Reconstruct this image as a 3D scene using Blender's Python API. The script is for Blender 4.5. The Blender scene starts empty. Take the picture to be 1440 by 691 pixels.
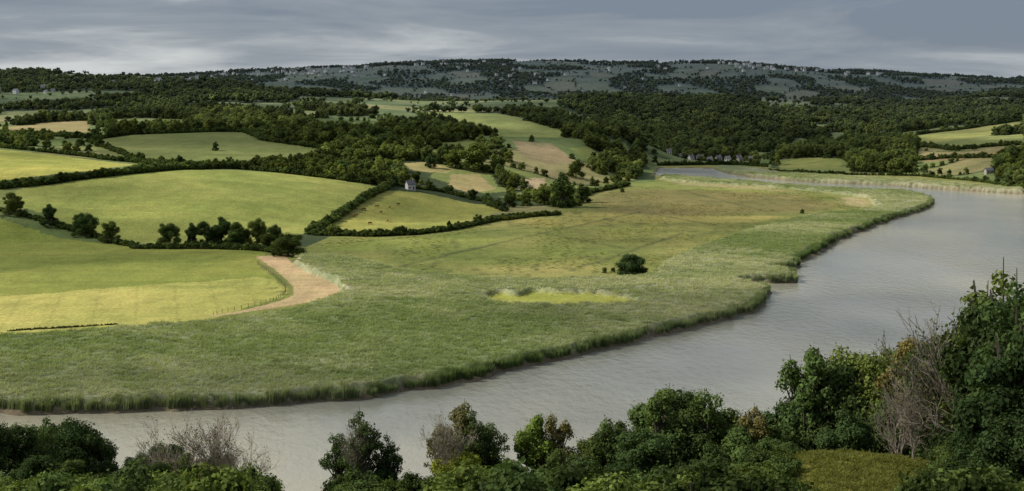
import bpy, math, random
import numpy as np
from mathutils import Vector
rng=np.random.default_rng(7); random.seed(7)
scene=bpy.context.scene
# ------------------------------------------------------------------ survey camera model
F=1978.0; CX,CY=720.0,345.5; YH=135.0; HC=65.0
TH=math.atan((CY-YH)/F); CT,ST=math.cos(TH),math.sin(TH)
def ray(px,py):
    xr=(px-CX)/F; yv=-(py-CY)/F
    return xr, CT+yv*ST, -ST+yv*CT
def at_dist(px,py,D):
    a,b,c=ray(px,py); s=D/b
    return a*s,D,HC+c*s
def flat(px,py,h=0.):
    a,b,c=ray(px,py); s=(HC-h)/(-c)
    return (a*s,b*s)
# ------------------------------------------------------------------ numpy helpers
_tab=np.random.default_rng(3).random((256,256))
def vnoise(x,y):
    xi=np.floor(x).astype(int); yi=np.floor(y).astype(int); fx=x-xi; fy=y-yi
    fx=fx*fx*(3-2*fx); fy=fy*fy*(3-2*fy)
    a=_tab[xi&255,yi&255]; b=_tab[(xi+1)&255,yi&255]; c=_tab[xi&255,(yi+1)&255]; d=_tab[(xi+1)&255,(yi+1)&255]
    return (a*(1-fx)+b*fx)*(1-fy)+(c*(1-fx)+d*fx)*fy
def fbm(x,y,s,o=4,seed=0):
    v=0;a=.5;t=0
    x=x/s+seed*17.3; y=y/s+seed*9.1
    for i in range(o):
        v=v+a*vnoise(x,y); t+=a; a*=.5; x=x*2.03+5.1; y=y*2.03+3.7
    return v/t
def sstep(a,b,x):
    t=np.clip((x-a)/(b-a),0,1); return t*t*(3-2*t)
def inside(poly,x,y):
    res=np.zeros(x.shape,bool)
    P=np.array(poly); x0,y0=P.min(0); x1,y1=P.max(0)
    m=(x>=x0)&(x<=x1)&(y>=y0)&(y<=y1)
    if not m.any(): return res
    xx=x[m]; yy=y[m]; r=np.zeros(xx.shape,bool); n=len(P)
    for i in range(n):
        ax,ay=P[i]; bx,by=P[(i+1)%n]
        if ay==by: continue
        c=((ay>yy)!=(by>yy))&(xx<(bx-ax)*(yy-ay)/(by-ay)+ax)
        r^=c
    res[m]=r; return res
def pdist(P,x,y,closed=True):
    n=len(P); d=np.full(x.shape,1e18)
    for i in range(n if closed else n-1):
        ax,ay=P[i]; bx,by=P[(i+1)%n]; ex=bx-ax; ey=by-ay; L=ex*ex+ey*ey+1e-9
        t=np.clip(((x-ax)*ex+(y-ay)*ey)/L,0,1)
        d=np.minimum(d,(x-ax-t*ex)**2+(y-ay-t*ey)**2)
    return np.sqrt(d)
def sdf(poly,x,y,mg=90):   # positive outside
    P=np.array(poly); x0,y0=P.min(0)-mg; x1,y1=P.max(0)+mg
    out=np.full(x.shape,999.); m=(x>x0)&(x<x1)&(y>y0)&(y<y1)
    if m.any():
        xx=x[m];yy=y[m]; out[m]=np.where(inside(poly,xx,yy),-1,1)*pdist(P,xx,yy)
    return out
def smooth_line(pts,sub=4):
    out=[];n=len(pts)
    for i in range(n-1):
        p0=np.array(pts[max(i-1,0)]);p1=np.array(pts[i]);p2=np.array(pts[i+1]);p3=np.array(pts[min(i+2,n-1)])
        for k in range(sub):
            t=k/sub
            out.append(tuple(.5*((2*p1)+(-p0+p2)*t+(2*p0-5*p1+4*p2-p3)*t*t+(-p0+3*p1-3*p2+p3)*t**3)))
    out.append(tuple(pts[-1])); return out
# ------------------------------------------------------------------ plan of the river and flood plain
LB=[(925,238),(922,247),(960,252),(1050,259),(1130,266),(1200,270),(1270,273),(1305,279),(1312,287),(1300,296),(1260,308),(1215,325),(1180,340),(1150,357),(1118,378),(1095,380),(1100,385),(1120,389),(1118,398),(1080,399),(1050,401),(1085,412),(1084,424),(1060,438),(1020,452),(1000,457),(960,466),(920,476),(860,490),(800,504),(730,520),(660,536),(600,548),(540,558),(470,566),(400,571),(300,577),(200,580),(100,582),(0,584),(-150,586),(-420,588)]
RB=[(930,236.3),(1000,237),(1018,243),(1050,249),(1100,254),(1170,258),(1250,261),(1330,267),(1440,274),(1600,284),(1900,300)]
LBw=smooth_line([flat(*p) for p in LB],2); RBw=[flat(*p) for p in RB]
NEAR_BANK=222.0
RIVER=RBw+[(640,500),(640,NEAR_BANK),(-640,NEAR_BANK),(-640,LBw[-1][1])]+LBw[::-1]
FLOOD=[flat(*p) for p in [(-420,360),(0,352),(190,350),(430,350),(480,328),(600,328),(705,302),(790,297),(830,272),(920,257),(921,246),(926,235),(1000,233),(1080,236),(1100,242),(1290,246),(1440,266),(1900,290)]]+[(700,500),(700,200),(-700,200),(-700,500)]
# ------------------------------------------------------------------ terrain from surveyed heights
C=[ # px,py,D
(0,345,612),(220,348,603),(0,308,650),(-300,300,660),(300,290,700),(150,300,680),(300,240,830),(400,250,830),(530,262,850),(440,330,649),
(480,322,680),(570,268,850),(705,298,790),(790,297,790),(0,255,760),(100,240,820),(0,212,980),(200,232,930),(-300,230,900),
(200,228,960),(470,215,1050),(130,195,1150),(340,188,1200),(300,210,1050),(0,180,1400),(100,160,1700),(250,165,1600),(-300,170,1500),
(0,135,2100),(100,109,2400),(270,116,2400),(0,110,2350),(-300,105,2400),(400,137,2050),(520,155,1750),(400,180,1350),(500,190,1250),(640,190,1300),(570,153,1850),
(700,160,1750),(800,192,1480),(640,160,1700),(720,195,1400),(735,152,1900),(850,258,1045),(830,270,952),(920,255,1071),
(700,240,1000),(650,215,1080),(800,218,1150),(850,205,1250),(900,232,1180),(800,165,1650),(880,190,1400),(740,270,900),
(940,225,1428),(1000,225,1428),(1060,226,1428),(850,143,2100),(1000,142,2150),(1100,156,2000),(1000,180,1700),(1070,190,1650),(900,180,1700),
(1100,240,1224),(1290,245,1169),(1440,265,990),(1200,210,1400),(1300,200,1450),(1440,178,1600),(1340,212,1300),(1440,207,1250),(1440,237,1080),(1150,212,1400),(1240,192,1600),
(1800,170,1600),(1800,230,1080),(1250,155,2300),(1440,140,2600),(1150,147,2500),(1800,130,2600),
(-300,112,4500),(250,108,4500),(350,102,4500),(480,95,4500),(700,89,4500),(900,93,4500),(1000,91,4500),(1150,97,4500),(1300,104,4500),(1440,115,4500),(1800,123,4500),
(300,132,3500),(600,132,3500),(900,128,3600),(1200,132,3500),(1440,138,3600),(1800,138,3500)]
pts=[at_dist(*c) for c in C]
for u in (-.55,-.35,-.2,0.,.15,.3,.5):
    pts.append((u*2950,2950,40)); pts.append((u*7000,7000,60)); pts.append((u*9500,9500,30))
for u in (-.5,-.3,-.1,.1,.3,.5):
    pts.append((u*350,350,0)); pts.append((u*480,480,0))
for u in (0.,.1,.2,.3): pts.append((u*900,900,0))
pts=np.array(pts)
def feat(x,y):
    D=np.maximum(y,250.)
    return np.stack([x/D*3.2,np.log(D)*2.2],-1)
A=feat(pts[:,0],pts[:,1]); n=len(A)
def kern(r2): return .5*r2*np.log(r2+1e-9)
K=kern(((A[:,None]-A[None])**2).sum(-1))+np.eye(n)*2e-3
Pm=np.concatenate([np.ones((n,1)),A],1)
M=np.block([[K,Pm],[Pm.T,np.zeros((3,3))]])
W=np.linalg.solve(M,np.concatenate([pts[:,2],np.zeros(3)]))
def tps(x,y):
    f=feat(x,y).reshape(-1,2); out=np.empty(len(f))
    for s in range(0,len(f),60000):
        q=f[s:s+60000]; r2=((q[:,None]-A[None])**2).sum(-1)
        out[s:s+60000]=kern(r2)@W[:n]+W[n]+q@W[n+1:]
    return out.reshape(x.shape)
def knoll(x,y): return np.exp(-((x-28)/8.5)**4-((y-113)/15)**2)
def edgen(x,y): return (fbm(x,y,9,2,6)-.5)*5.0+(fbm(x,y,3,2,7)-.5)*1.8
def zf(x,y):
    x=np.asarray(x,float); y=np.asarray(y,float)
    zt=tps(x,y)
    m=sstep(0,70,sdf(FLOOD,x,y))
    amp=sstep(800,3500,y)
    mic=(fbm(x,y,90,3)-.5)*3.0+(fbm(x,y,420,3,2)-.5)*34*amp
    zl=.7+(fbm(x,y,30,2,5)-.5)*.3+m*(np.maximum(zt-.7,-.1)+mic)
    Db=NEAR_BANK+ (fbm(x,y*0,25,2,4)-.5)*8
    zn=.5+62.3*(1-y/Db)+(fbm(x,y,14,3,8)-.5)*2*sstep(0,40,y)
    zn+=4.6*knoll(x,y)
    zl=np.where(y<Db+6,np.maximum(zn,.4),zl)
    sr=sdf(RIVER,x,y)
    k=sstep(-2.2,1.4,sr+edgen(x,y))
    return -2.2+k*(zl+2.2)
def hits(pxy,Dmin=240):
    out=[]
    t=np.geomspace(Dmin,9000,1200)
    for px,py in pxy:
        a,b,c=ray(px,py); x=a*t; y=b*t; z=HC+c*t
        d=z-zf(x,y); i=np.argmax(d<0)
        if not (d<0).any(): i=len(t)-1
        if i==0: i=1
        f=d[i-1]/(d[i-1]-d[i]+1e-9); tt=t[i-1]+(t[i]-t[i-1])*f
        out.append((a*tt,b*tt))
    return out
# ------------------------------------------------------------------ land parcels
H_=hits
REED=smooth_line([flat(px,py,2.4) for px,py in [(-420,480),(0,471),(90,467),(170,461),(300,450),(370,440),(425,429),(478,411),(466,397),(432,380),(412,364),(430,358),(500,362),(560,378),(640,388),(740,392),(850,390),(915,385),(930,368),(1000,340),(1080,315),(1150,300),(1200,297),(1232,290)]],2)+[flat(*p) for p in [(1222,281),(1150,272),(1060,265),(1010,262),(960,258),(926,254)]]+LBw[3:]
REED_R=[flat(*p) for p in [(1005,236),(1060,240),(1110,247),(1200,252),(1290,257),(1440,270),(1440,274),(1330,267),(1250,261),(1170,258),(1100,254),(1050,249),(1018,243)]]
YPATCH=smooth_line([flat(*p) for p in [(682,424),(712,420),(770,421),(830,423),(880,428),(894,435),(860,440),(800,441),(740,440),(705,437),(682,424)]],4)[:-1]
G=dict(
 fieldA=(H_([(-300,300),(0,306),(190,346),(380,350),(370,362),(360,372),(398,400),(412,415),(300,449),(170,461),(0,471),(-300,480)]),(.215,.235,.052)),
 fieldAlow=(H_([(-300,420),(0,417),(120,408),(250,398),(360,390),(385,392),(408,412),(300,449),(170,461),(0,471),(-300,480)]),(.36,.335,.095)),
 fieldB=(H_([(20,268),(120,252),(200,243),(270,239),(360,241),(450,250),(535,263),(500,282),(440,318),(400,345),(225,346),(150,338),(60,300),(20,290)]),(.26,.28,.072)),
 fieldC=(H_([(545,268),(600,272),(680,288),(706,296),(640,318),(560,325),(480,328),(445,320),(500,290)]),(.28,.275,.07)),
 fieldD=(H_([(-300,215),(0,211),(60,216),(200,232),(140,240),(0,255),(-300,270)]),(.34,.33,.078)),
 fieldE=(H_([(125,200),(180,191),(345,187),(365,198),(470,214),(440,222),(330,232),(200,227),(140,215)]),(.165,.185,.06)),
 fieldF=(H_([(600,158),(700,159),(740,170),(800,186),(795,194),(700,192),(650,180)]),(.24,.265,.075)),
 fieldG=(H_([(505,146),(600,151),(670,155),(668,159),(600,156),(505,152)]),(.37,.35,.14)),
 straw1=(H_([(10,180),(60,173),(125,170),(125,186),(60,188),(12,190)]),(.31,.25,.11)),
 straw2=(H_([(632,246),(672,244),(698,266),(660,272),(632,262)]),(.35,.28,.13)),
 straw3=(H_([(565,230),(600,228),(640,238),(628,244),(580,240)]),(.34,.28,.12)),
 straw4=(H_([(730,252),(765,250),(775,270),(745,272),(730,266)]),(.44,.33,.20)),
 scrub=(H_([(718,198),(775,202),(808,228),(770,232),(735,220)]),(.25,.20,.11)),
 r1=(H_([(1290,192),(1380,178),(1440,170),(1440,185),(1350,196),(1290,204)]),(.28,.28,.08)),
 r2=(H_([(1290,206),(1380,196),(1440,188),(1440,204),(1350,208)]),(.21,.235,.07)),
 r3=(H_([(1090,225),(1140,222),(1190,224),(1180,236),(1100,238)]),(.21,.22,.065)),
 r4=(H_([(1050,136),(1130,142),(1140,148),(1060,142)]),(.2,.22,.09)),
 r5=(H_([(1290,212),(1340,214),(1420,210),(1390,222),(1300,228)]),(.24,.20,.09)),
 b1=(H_([(0,157),(70,155),(130,158),(120,168),(40,168),(0,166)]),(.19,.21,.075)),
 b2=(H_([(600,205),(660,196),(690,205),(640,214)]),(.17,.19,.06)),
 b3=(H_([(150,168),(205,166),(275,170),(265,180),(160,184)]),(.17,.20,.065)),
 b4=(H_([(420,170),(500,172),(590,180),(560,188),(450,182)]),(.18,.20,.065)),
 b5=(H_([(800,208),(830,208),(850,222),(820,224)]),(.17,.19,.055)),
 b6=(H_([(300,146),(380,150),(470,160),(440,166),(320,158)]),(.18,.20,.07)),
)
TRACK=smooth_line([flat(*p) for p in [(359,363),(398,362),(412,373),(430,386),(456,396),(476,407),(472,416),(440,427),(400,434),(350,442),(290,450),(350,438),(390,427),(412,418),(410,405),(398,392),(378,376),(359,363)]],3)[:-1]
WOODS=[(H_(l),t) for l,t in [
 ([(0,113),(130,111),(270,117),(285,132),(140,128),(0,130)],0),
 ([(135,140),(270,130),(400,142),(520,160),(600,175),(640,186),(560,196),(450,206),(370,196),(345,183),(240,188),(150,192),(140,165)],.50),
 ([(440,214),(520,196),(640,190),(700,205),(720,235),(640,232),(560,225),(500,228)],.48),
 ([(735,155),(800,165),(880,190),(905,215),(922,246),(870,252),(830,240),(835,215),(815,195),(790,182),(740,168)],.38),
 ([(780,150),(850,144),(1000,143),(1120,158),(1140,190),(1100,205),(1085,214),(1000,208),(940,214),(915,205),(880,185),(830,165)],0),
 ([(1082,240),(1085,225),(1100,212),(1180,206),(1230,196),(1288,202),(1288,243),(1200,244),(1190,224),(1140,222),(1095,236)],.3),
 ([(1395,232),(1440,215),(1500,230),(1500,262),(1440,262),(1400,252)],0),
 ([(600,232),(700,238),(725,255),(800,270),(815,290),(780,292),(720,284),(700,262),(690,244),(640,242)],.46),
 ([(320,236),(370,228),(470,230),(600,242),(606,260),(560,259),(530,259),(400,243)],.42),
 ([(1115,158),(1200,152),(1330,146),(1500,146),(1500,164),(1380,172),(1290,184),(1220,192),(1135,200)],.44),
]]
def in_wood(x,y):
    r=np.zeros(x.shape,bool); n_=fbm(x,y,48,3,90)
    for w,t in WOODS: r|=inside(w,x,y)&(n_>t)
    return r
EXPL=[v[0] for v in G.values()]
def cells(x,y,c):
    gx=x/c; gy=y/c; ix=np.floor(gx).astype(int); iy=np.floor(gy).astype(int)
    f1=np.full(x.shape,1e9); f2=f1.copy(); idv=np.zeros(x.shape)
    for dx in(-1,0,1):
        for dy in(-1,0,1):
            jx=ix+dx; jy=iy+dy
            px=jx+.1+.8*_tab[jx&255,(jy+77)&255]; py=jy+.1+.8*_tab[(jx+31)&255,jy&255]
            d=np.hypot(gx-px,gy-py); new=d<f1
            f2=np.where(new,f1,np.minimum(f2,d)); idv=np.where(new,_tab[(jx+99)&255,(jy+13)&255],idv); f1=np.where(new,d,f1)
    return idv,(f2-f1)*c
def patch(x,y):
    far=y>2600
    w=x+(fbm(x,y,200,2,3)-.5)*80; v=y+(fbm(x,y,200,2,4)-.5)*80
    a,ea=cells(w,v,105.); b,eb=cells(w*1.0,v*.6,92.)
    a=np.clip(a+.09,0,1); b=np.clip(b-.12,0,1)
    return np.where(far,b,a),np.where(far,eb,ea)
WOODF=.36
def cover(x,y):
    wx=x+(fbm(x,y,5,2,1)-.5)*3; wy=y+(fbm(x,y,5,2,2)-.5)*4
    col=np.zeros(x.shape+(3,))
    idv,e=patch(x,y)
    pal=np.array([(.045,.062,.028),(.14,.18,.06),(.19,.215,.07),(.12,.155,.055),(.25,.225,.10),(.15,.185,.07)])
    k=np.where(idv<WOODF,0,1+np.floor((idv-WOODF)/(1-WOODF)*5).clip(0,4)).astype(int)
    col[:]=pal[k]
    col[y>2600]*=.62
    col[e<4]=(.05,.07,.03)
    iw=in_wood(x,y); col[iw]=(.045,.062,.026)
    fl=sdf(FLOOD,x,y)<0
    mn=fbm(wx,wy*.35,26,5,11)[...,None]; mn=np.clip((mn-.5)*1.7+.5,0,1)
    marsh=np.array((.145,.165,.045))*(1-mn)+np.array((.255,.24,.078))*mn
    col[fl]=marsh[fl]
    for P,c in G.values():
        m=inside(P,wx,wy); col[m]=c
    br=[flat(*p) for p in [(900,268),(1000,270),(1120,276),(1175,288),(1165,297),(1080,303),(950,306),(850,300),(820,285),(850,272)]]
    sd=sdf(br,wx,wy); m=(sstep(12,-12,sd)*.5)[...,None]; col=col*(1-m)+np.array((.17,.12,.06))*m
    for pl,c in (([(840,258),(920,258),(1000,264),(1090,270),(1090,273),(990,268),(900,264),(845,264)],(.22,.24,.07)),
                 ([(1180,279),(1205,279),(1225,287),(1215,294),(1190,290)],(.38,.31,.17)),
                 ([(940,256),(1000,260),(1100,269),(1130,274),(1060,268),(960,262)],(.32,.27,.14)),
                 ([(700,312),(800,300),(960,306),(1100,306),(1060,316),(900,316),(760,322)],(.33,.285,.09)),
                 ([(820,322),(930,318),(1010,322),(960,334),(860,338)],(.28,.28,.08)),
                 ([(560,362),(700,350),(860,352),(800,372),(660,378)],(.17,.19,.05)),
                 ([(440,352),(520,338),(640,332),(720,340),(640,352),(520,356)],(.19,.22,.052))):
        pw=[flat(*p) for p in pl]; m=(sstep(7,-7,sdf(pw,wx,wy))*.75)[...,None]; col=col*(1-m)+np.array(c)*m
    sp=sstep(.60,.70,fbm(x,y*.45,3.2,3,61))*sstep(.45,.6,fbm(x,y*.4,24,3,60)); m=(sp*.5*fl*(x>-90))[...,None]; col=col*(1-m)+np.array((.085,.095,.035))*m
    for a_,b_ in (((620,362),(900,300)),((760,330),(880,352)),((880,296),(1010,320)),((470,345),(760,322)),((560,378),(700,345)),((800,384),(960,330)),((830,282),(1160,284)),((960,270),(1080,300))):
        d=pdist(np.array([flat(*a_),flat(*b_)]),wx,wy,False); m=(sstep(2.2,.6,d)*.5)[...,None]; col=col*(1-m)+np.array((.07,.08,.035))*m
    for key,ang in (('fieldB',.9),('fieldAlow',.25),('fieldD',.2)):
        m=inside(G[key][0],x,y); s=x*math.cos(ang)+y*math.sin(ang); tr=(np.abs((s/12)%1-.5)<.045)
        col[m&tr]*=.90
    sT=sdf(TRACK,x+(wx-x)*.5,y+(wy-y)*.5); m=sT<0
    tc_=np.array((.43,.315,.17))*(.78+.44*fbm(x,y*.5,5,4,44))[...,None]; col[m]=tc_[m]
    rs=np.minimum(sdf(REED,x,y),sdf(REED_R,x,y))
    yp=sdf(YPATCH,x+(fbm(x,y,7,2,62)-.5)*10,y+(fbm(x,y,7,2,63)-.5)*14)
    reed=(rs<0)&(sT>0)
    rc=reedcol(wx,wy); col[reed]=rc[reed]
    m=(sstep(1.,-1.,yp)*(yp<3))[...,None]; col=col*(1-m)+np.array((.27,.28,.06))*m
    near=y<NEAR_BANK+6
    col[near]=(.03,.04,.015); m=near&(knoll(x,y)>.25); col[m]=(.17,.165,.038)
    sr=sdf(RIVER,x,y)+edgen(x,y); m=(sr<1.8)&(y>NEAR_BANK+6); col[m]=(.15,.12,.08)
    base=.5+1.7*sstep(-.5,1.8,yp)
    hgt=base*sstep(0,2.5,-rs)*sstep(0,2,sT)
    hgt=hgt*sstep(1.4,3.0,sr)
    hgt=hgt*(.66+.45*fbm(x,y,11,2,33)+.28*fbm(x,y,3.2,2,34))
    return col,hgt
def reedcol(x,y):
    a=fbm(x*.6+y*.25,y*.8,46,4,21); b=fbm(x+y*.5,y*.7,11,3,22)
    t=np.clip((a-.5)*2.4+(b-.5)*1.3+.5,0,1)[...,None]
    return np.array((.155,.185,.08))*(1-t)+np.array((.285,.285,.175))*t
def haze_tint(col,D):  # aerial haze painted into base colours, a fixed tint growing with distance
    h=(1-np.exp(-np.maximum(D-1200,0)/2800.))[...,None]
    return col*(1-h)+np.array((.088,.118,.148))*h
# ------------------------------------------------------------------ mesh builder
def mk(name,V,Fc,mats=(),smooth=False,link=True,fm=None,attr=None):
    me=bpy.data.meshes.new(name)
    V=np.asarray(V,np.float32)
    if isinstance(Fc,np.ndarray):
        k=Fc.shape[1]; me.vertices.add(len(V)); me.vertices.foreach_set('co',V.ravel())
        me.loops.add(Fc.size); me.loops.foreach_set('vertex_index',Fc.ravel().astype(np.int32))
        me.polygons.add(len(Fc)); me.polygons.foreach_set('loop_start',np.arange(0,Fc.size,k,dtype=np.int32))
        me.update(calc_edges=True)
    else: me.from_pydata(V.tolist(),[],Fc); me.update()
    for m in mats: me.materials.append(m)
    if fm is not None: me.polygons.foreach_set('material_index',np.asarray(fm,np.int32))
    me.polygons.foreach_set('use_smooth',np.full(len(me.polygons),smooth))
    if attr is not None:
        a=me.attributes.new('lv','FLOAT','FACE'); a.data.foreach_set('value',np.asarray(attr,np.float32))
    ob=bpy.data.objects.new(name,me)
    if link: scene.collection.objects.link(ob)
    return ob
# ------------------------------------------------------------------ materials
def newmat(name):
    m=bpy.data.materials.new(name); m.use_nodes=True; nt=m.node_tree; nt.nodes.clear()
    o=nt.nodes.new('ShaderNodeOutputMaterial'); return m,nt,o
def N(nt,t,**k):
    n=nt.nodes.new(t)
    for a,b in k.items(): setattr(n,a,b)
    return n
def simple(name,col,rough=.8,var=.25,scale=.8):
    m,nt,o=newmat(name); L=nt.links.new
    p=N(nt,'ShaderNodeBsdfPrincipled'); p.inputs['Roughness'].default_value=rough; p.inputs['Specular IOR Level'].default_value=.2
    tc=N(nt,'ShaderNodeTexCoord'); nz=N(nt,'ShaderNodeTexNoise'); nz.inputs['Scale'].default_value=scale; nz.inputs['Detail'].default_value=6
    L(tc.outputs['Object'],nz.inputs['Vector'])
    r=N(nt,'ShaderNodeMapRange'); r.inputs[1].default_value=.3; r.inputs[2].default_value=.7; r.inputs[3].default_value=1-var; r.inputs[4].default_value=1+var
    L(nz.outputs['Fac'],r.inputs[0])
    v=N(nt,'ShaderNodeVectorMath',operation='SCALE'); v.inputs[0].default_value=col; L(r.outputs[0],v.inputs['Scale'])
    L(v.outputs[0],p.inputs['Base Color']); L(p.outputs[0],o.inputs[0])
    return m
def leafmat(name,col,inst=False,trans=.22,hue=.15,lo=.45,hi=1.55):
    m,nt,o=newmat(name); L=nt.links.new
    a=N(nt,'ShaderNodeAttribute',attribute_name='lv')
    oi=N(nt,'ShaderNodeObjectInfo')
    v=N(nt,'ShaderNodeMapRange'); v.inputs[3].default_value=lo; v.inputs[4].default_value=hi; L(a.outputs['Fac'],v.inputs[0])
    mx=N(nt,'ShaderNodeVectorMath',operation='SCALE')
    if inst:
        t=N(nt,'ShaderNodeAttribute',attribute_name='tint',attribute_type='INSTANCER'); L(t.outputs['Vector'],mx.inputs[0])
    else:
        rr=N(nt,'ShaderNodeMix',data_type='RGBA'); rr.inputs[6].default_value=(col[0]*(1-hue),col[1]*(1-hue*.3),col[2],1); rr.inputs[7].default_value=(col[0]*(1+2*hue),col[1]*(1+hue),col[2]*.9,1)
        L(oi.outputs['Random'],rr.inputs[0]); L(rr.outputs[2],mx.inputs[0])
    L(v.outputs[0],mx.inputs['Scale'])
    d=N(nt,'ShaderNodeBsdfDiffuse'); tr=N(nt,'ShaderNodeBsdfTranslucent'); ms=N(nt,'ShaderNodeMixShader'); ms.inputs[0].default_value=trans
    L(mx.outputs[0],d.inputs[0])
    y=N(nt,'ShaderNodeVectorMath',operation='MULTIPLY'); y.inputs[1].default_value=(1.4,1.5,.7); L(mx.outputs[0],y.inputs[0]); L(y.outputs[0],tr.inputs[0])
    L(d.outputs[0],ms.inputs[1]); L(tr.outputs[0],ms.inputs[2]); L(ms.outputs[0],o.inputs[0])
    return m
M_leafI=leafmat('foliage_mass',(0,0,0),inst=True)
M_leafD=leafmat('foliage_dark',(.058,.086,.030))
M_leafM=leafmat('foliage_mid',(.09,.125,.038))
M_leafY=leafmat('foliage_yellow',(.17,.21,.04))
M_leafO=leafmat('foliage_olive',(.14,.125,.05))
M_bark=simple('bark',(.10,.085,.065),.9,.4,3)
M_barkp=simple('bark_pale',(.28,.24,.19),.9,.3,3)
M_reed=leafmat('reed_blades',(0,0,0),inst=True,trans=.35,lo=.65,hi=1.35)
def terrain_mat():
    m,nt,o=newmat('terrain'); L=nt.links.new
    p=N(nt,'ShaderNodeBsdfPrincipled'); p.inputs['Roughness'].default_value=.95; p.inputs['Specular IOR Level'].default_value=.08
    c=N(nt,'ShaderNodeAttribute',attribute_name='Col'); g=N(nt,'ShaderNodeNewGeometry')
    fac=None
    for sc,lo,hi,st,rz in((.015,.82,1.18,(1,1,1),0),(.12,.84,1.16,(1,.5,1),0),(.10,.89,1.11,(.14,1.6,1),.12),(1.1,.72,1.28,(1,.6,1),0)):
        mp=N(nt,'ShaderNodeMapping'); mp.inputs['Scale'].default_value=st; mp.inputs['Rotation'].default_value=(0,0,rz); L(g.outputs['Position'],mp.inputs[0])
        nz=N(nt,'ShaderNodeTexNoise'); nz.inputs['Scale'].default_value=sc; nz.inputs['Detail'].default_value=5; nz.inputs['Roughness'].default_value=.7; L(mp.outputs[0],nz.inputs['Vector'])
        r=N(nt,'ShaderNodeMapRange'); r.inputs[1].default_value=.33; r.inputs[2].default_value=.67; r.inputs[3].default_value=lo; r.inputs[4].default_value=hi; L(nz.outputs['Fac'],r.inputs[0])
        if fac is None: fac=r.outputs[0]; first=nz
        else:
            mu=N(nt,'ShaderNodeMath',operation='MULTIPLY'); L(fac,mu.inputs[0]); L(r.outputs[0],mu.inputs[1]); fac=mu.outputs[0]
        last=nz
    s=N(nt,'ShaderNodeVectorMath',operation='SCALE'); L(c.outputs['Vector'],s.inputs[0]); L(fac,s.inputs['Scale'])
    hs=N(nt,'ShaderNodeMapRange'); hs.inputs[1].default_value=.3; hs.inputs[2].default_value=.7; L(first.outputs['Fac'],hs.inputs[0])
    w=N(nt,'ShaderNodeMix',data_type='RGBA'); w.inputs[6].default_value=(.90,1.02,.9,1); w.inputs[7].default_value=(1.09,.99,1.05,1); L(hs.outputs[0],w.inputs[0])
    s2=N(nt,'ShaderNodeVectorMath',operation='MULTIPLY'); L(s.outputs[0],s2.inputs[0]); L(w.outputs[2],s2.inputs[1])
    b=N(nt,'ShaderNodeBump'); b.inputs['Strength'].default_value=.5; b.inputs['Distance'].default_value=.3; L(last.outputs['Fac'],b.inputs['Height'])
    L(s2.outputs[0],p.inputs['Base Color']); L(b.outputs[0],p.inputs['Normal']); L(p.outputs[0],o.inputs[0])
    return m
# ------------------------------------------------------------------ terrain mesh
rows=[-60.]
while rows[-1]<9500:
    D=rows[-1]; rows.append(D+ (2.0 if D<210 else max(.8,.0034*D)))
rows=np.array(rows); U=np.linspace(-.62,.62,950)
uu,DD=np.meshgrid(U,rows); XX=uu*(DD+np.where(DD<200,(200-DD)*.7,0)); 
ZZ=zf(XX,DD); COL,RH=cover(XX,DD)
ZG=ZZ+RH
COL=haze_tint(COL,DD)
nr,nc=XX.shape; idx=np.arange(nr*nc).reshape(nr,nc)
FQ=np.stack([idx[:-1,:-1],idx[:-1,1:],idx[1:,1:],idx[1:,:-1]],-1).reshape(-1,4)
ter=mk('terrain_ground',np.stack([XX,DD,ZG],-1).reshape(-1,3),FQ,[terrain_mat()],True)
ca=ter.data.color_attributes.new('Col','FLOAT_COLOR','POINT')
ca.data.foreach_set('color',np.concatenate([COL.reshape(-1,3),np.ones((nr*nc,1))],1).astype(np.float32).ravel())
# ------------------------------------------------------------------ water
m,nt,o=newmat('river_water'); L=nt.links.new
p=N(nt,'ShaderNodeBsdfPrincipled'); p.inputs['Roughness'].default_value=.12; p.inputs['IOR'].default_value=1.33
g=N(nt,'ShaderNodeNewGeometry'); mp=N(nt,'ShaderNodeMapping'); mp.inputs['Scale'].default_value=(1,.5,1); mp.inputs['Rotation'].default_value=(0,0,.5); L(g.outputs['Position'],mp.inputs[0])
n1=N(nt,'ShaderNodeTexNoise'); n1.inputs['Scale'].default_value=.010; n1.inputs['Detail'].default_value=5; L(mp.outputs[0],n1.inputs['Vector'])
cr=N(nt,'ShaderNodeValToRGB'); cr.color_ramp.elements[0].position=.38; cr.color_ramp.elements[1].position=.64
cr.color_ramp.elements[0].color=(.19,.20,.175,1); cr.color_ramp.elements[1].color=(.355,.33,.235,1)
L(n1.outputs['Fac'],cr.inputs[0]); L(cr.outputs[0],p.inputs['Base Color'])
n2=N(nt,'ShaderNodeTexNoise'); n2.inputs['Scale'].default_value=.42; n2.inputs['Detail'].default_value=6; n2.inputs['Roughness'].default_value=.62; L(mp.outputs[0],n2.inputs['Vector'])
n3=N(nt,'ShaderNodeTexNoise'); n3.inputs['Scale'].default_value=.018; n3.inputs['Detail'].default_value=4; L(mp.outputs[0],n3.inputs['Vector'])
mr=N(nt,'ShaderNodeMapRange'); mr.inputs[1].default_value=.38; mr.inputs[2].default_value=.60; mr.inputs[3].default_value=.25; mr.inputs[4].default_value=.9; L(n3.outputs['Fac'],mr.inputs[0])
bp=N(nt,'ShaderNodeBump'); bp.inputs['Distance'].default_value=.5; L(mr.outputs[0],bp.inputs['Strength']); L(n2.outputs['Fac'],bp.inputs['Height']); L(bp.outputs[0],p.inputs['Normal'])
L(p.outputs[0],o.inputs[0])
mk('river_water',[(-900,150,0),(900,150,0),(900,1600,0),(-900,1600,0)],[(0,1,2,3)],[m])
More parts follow.
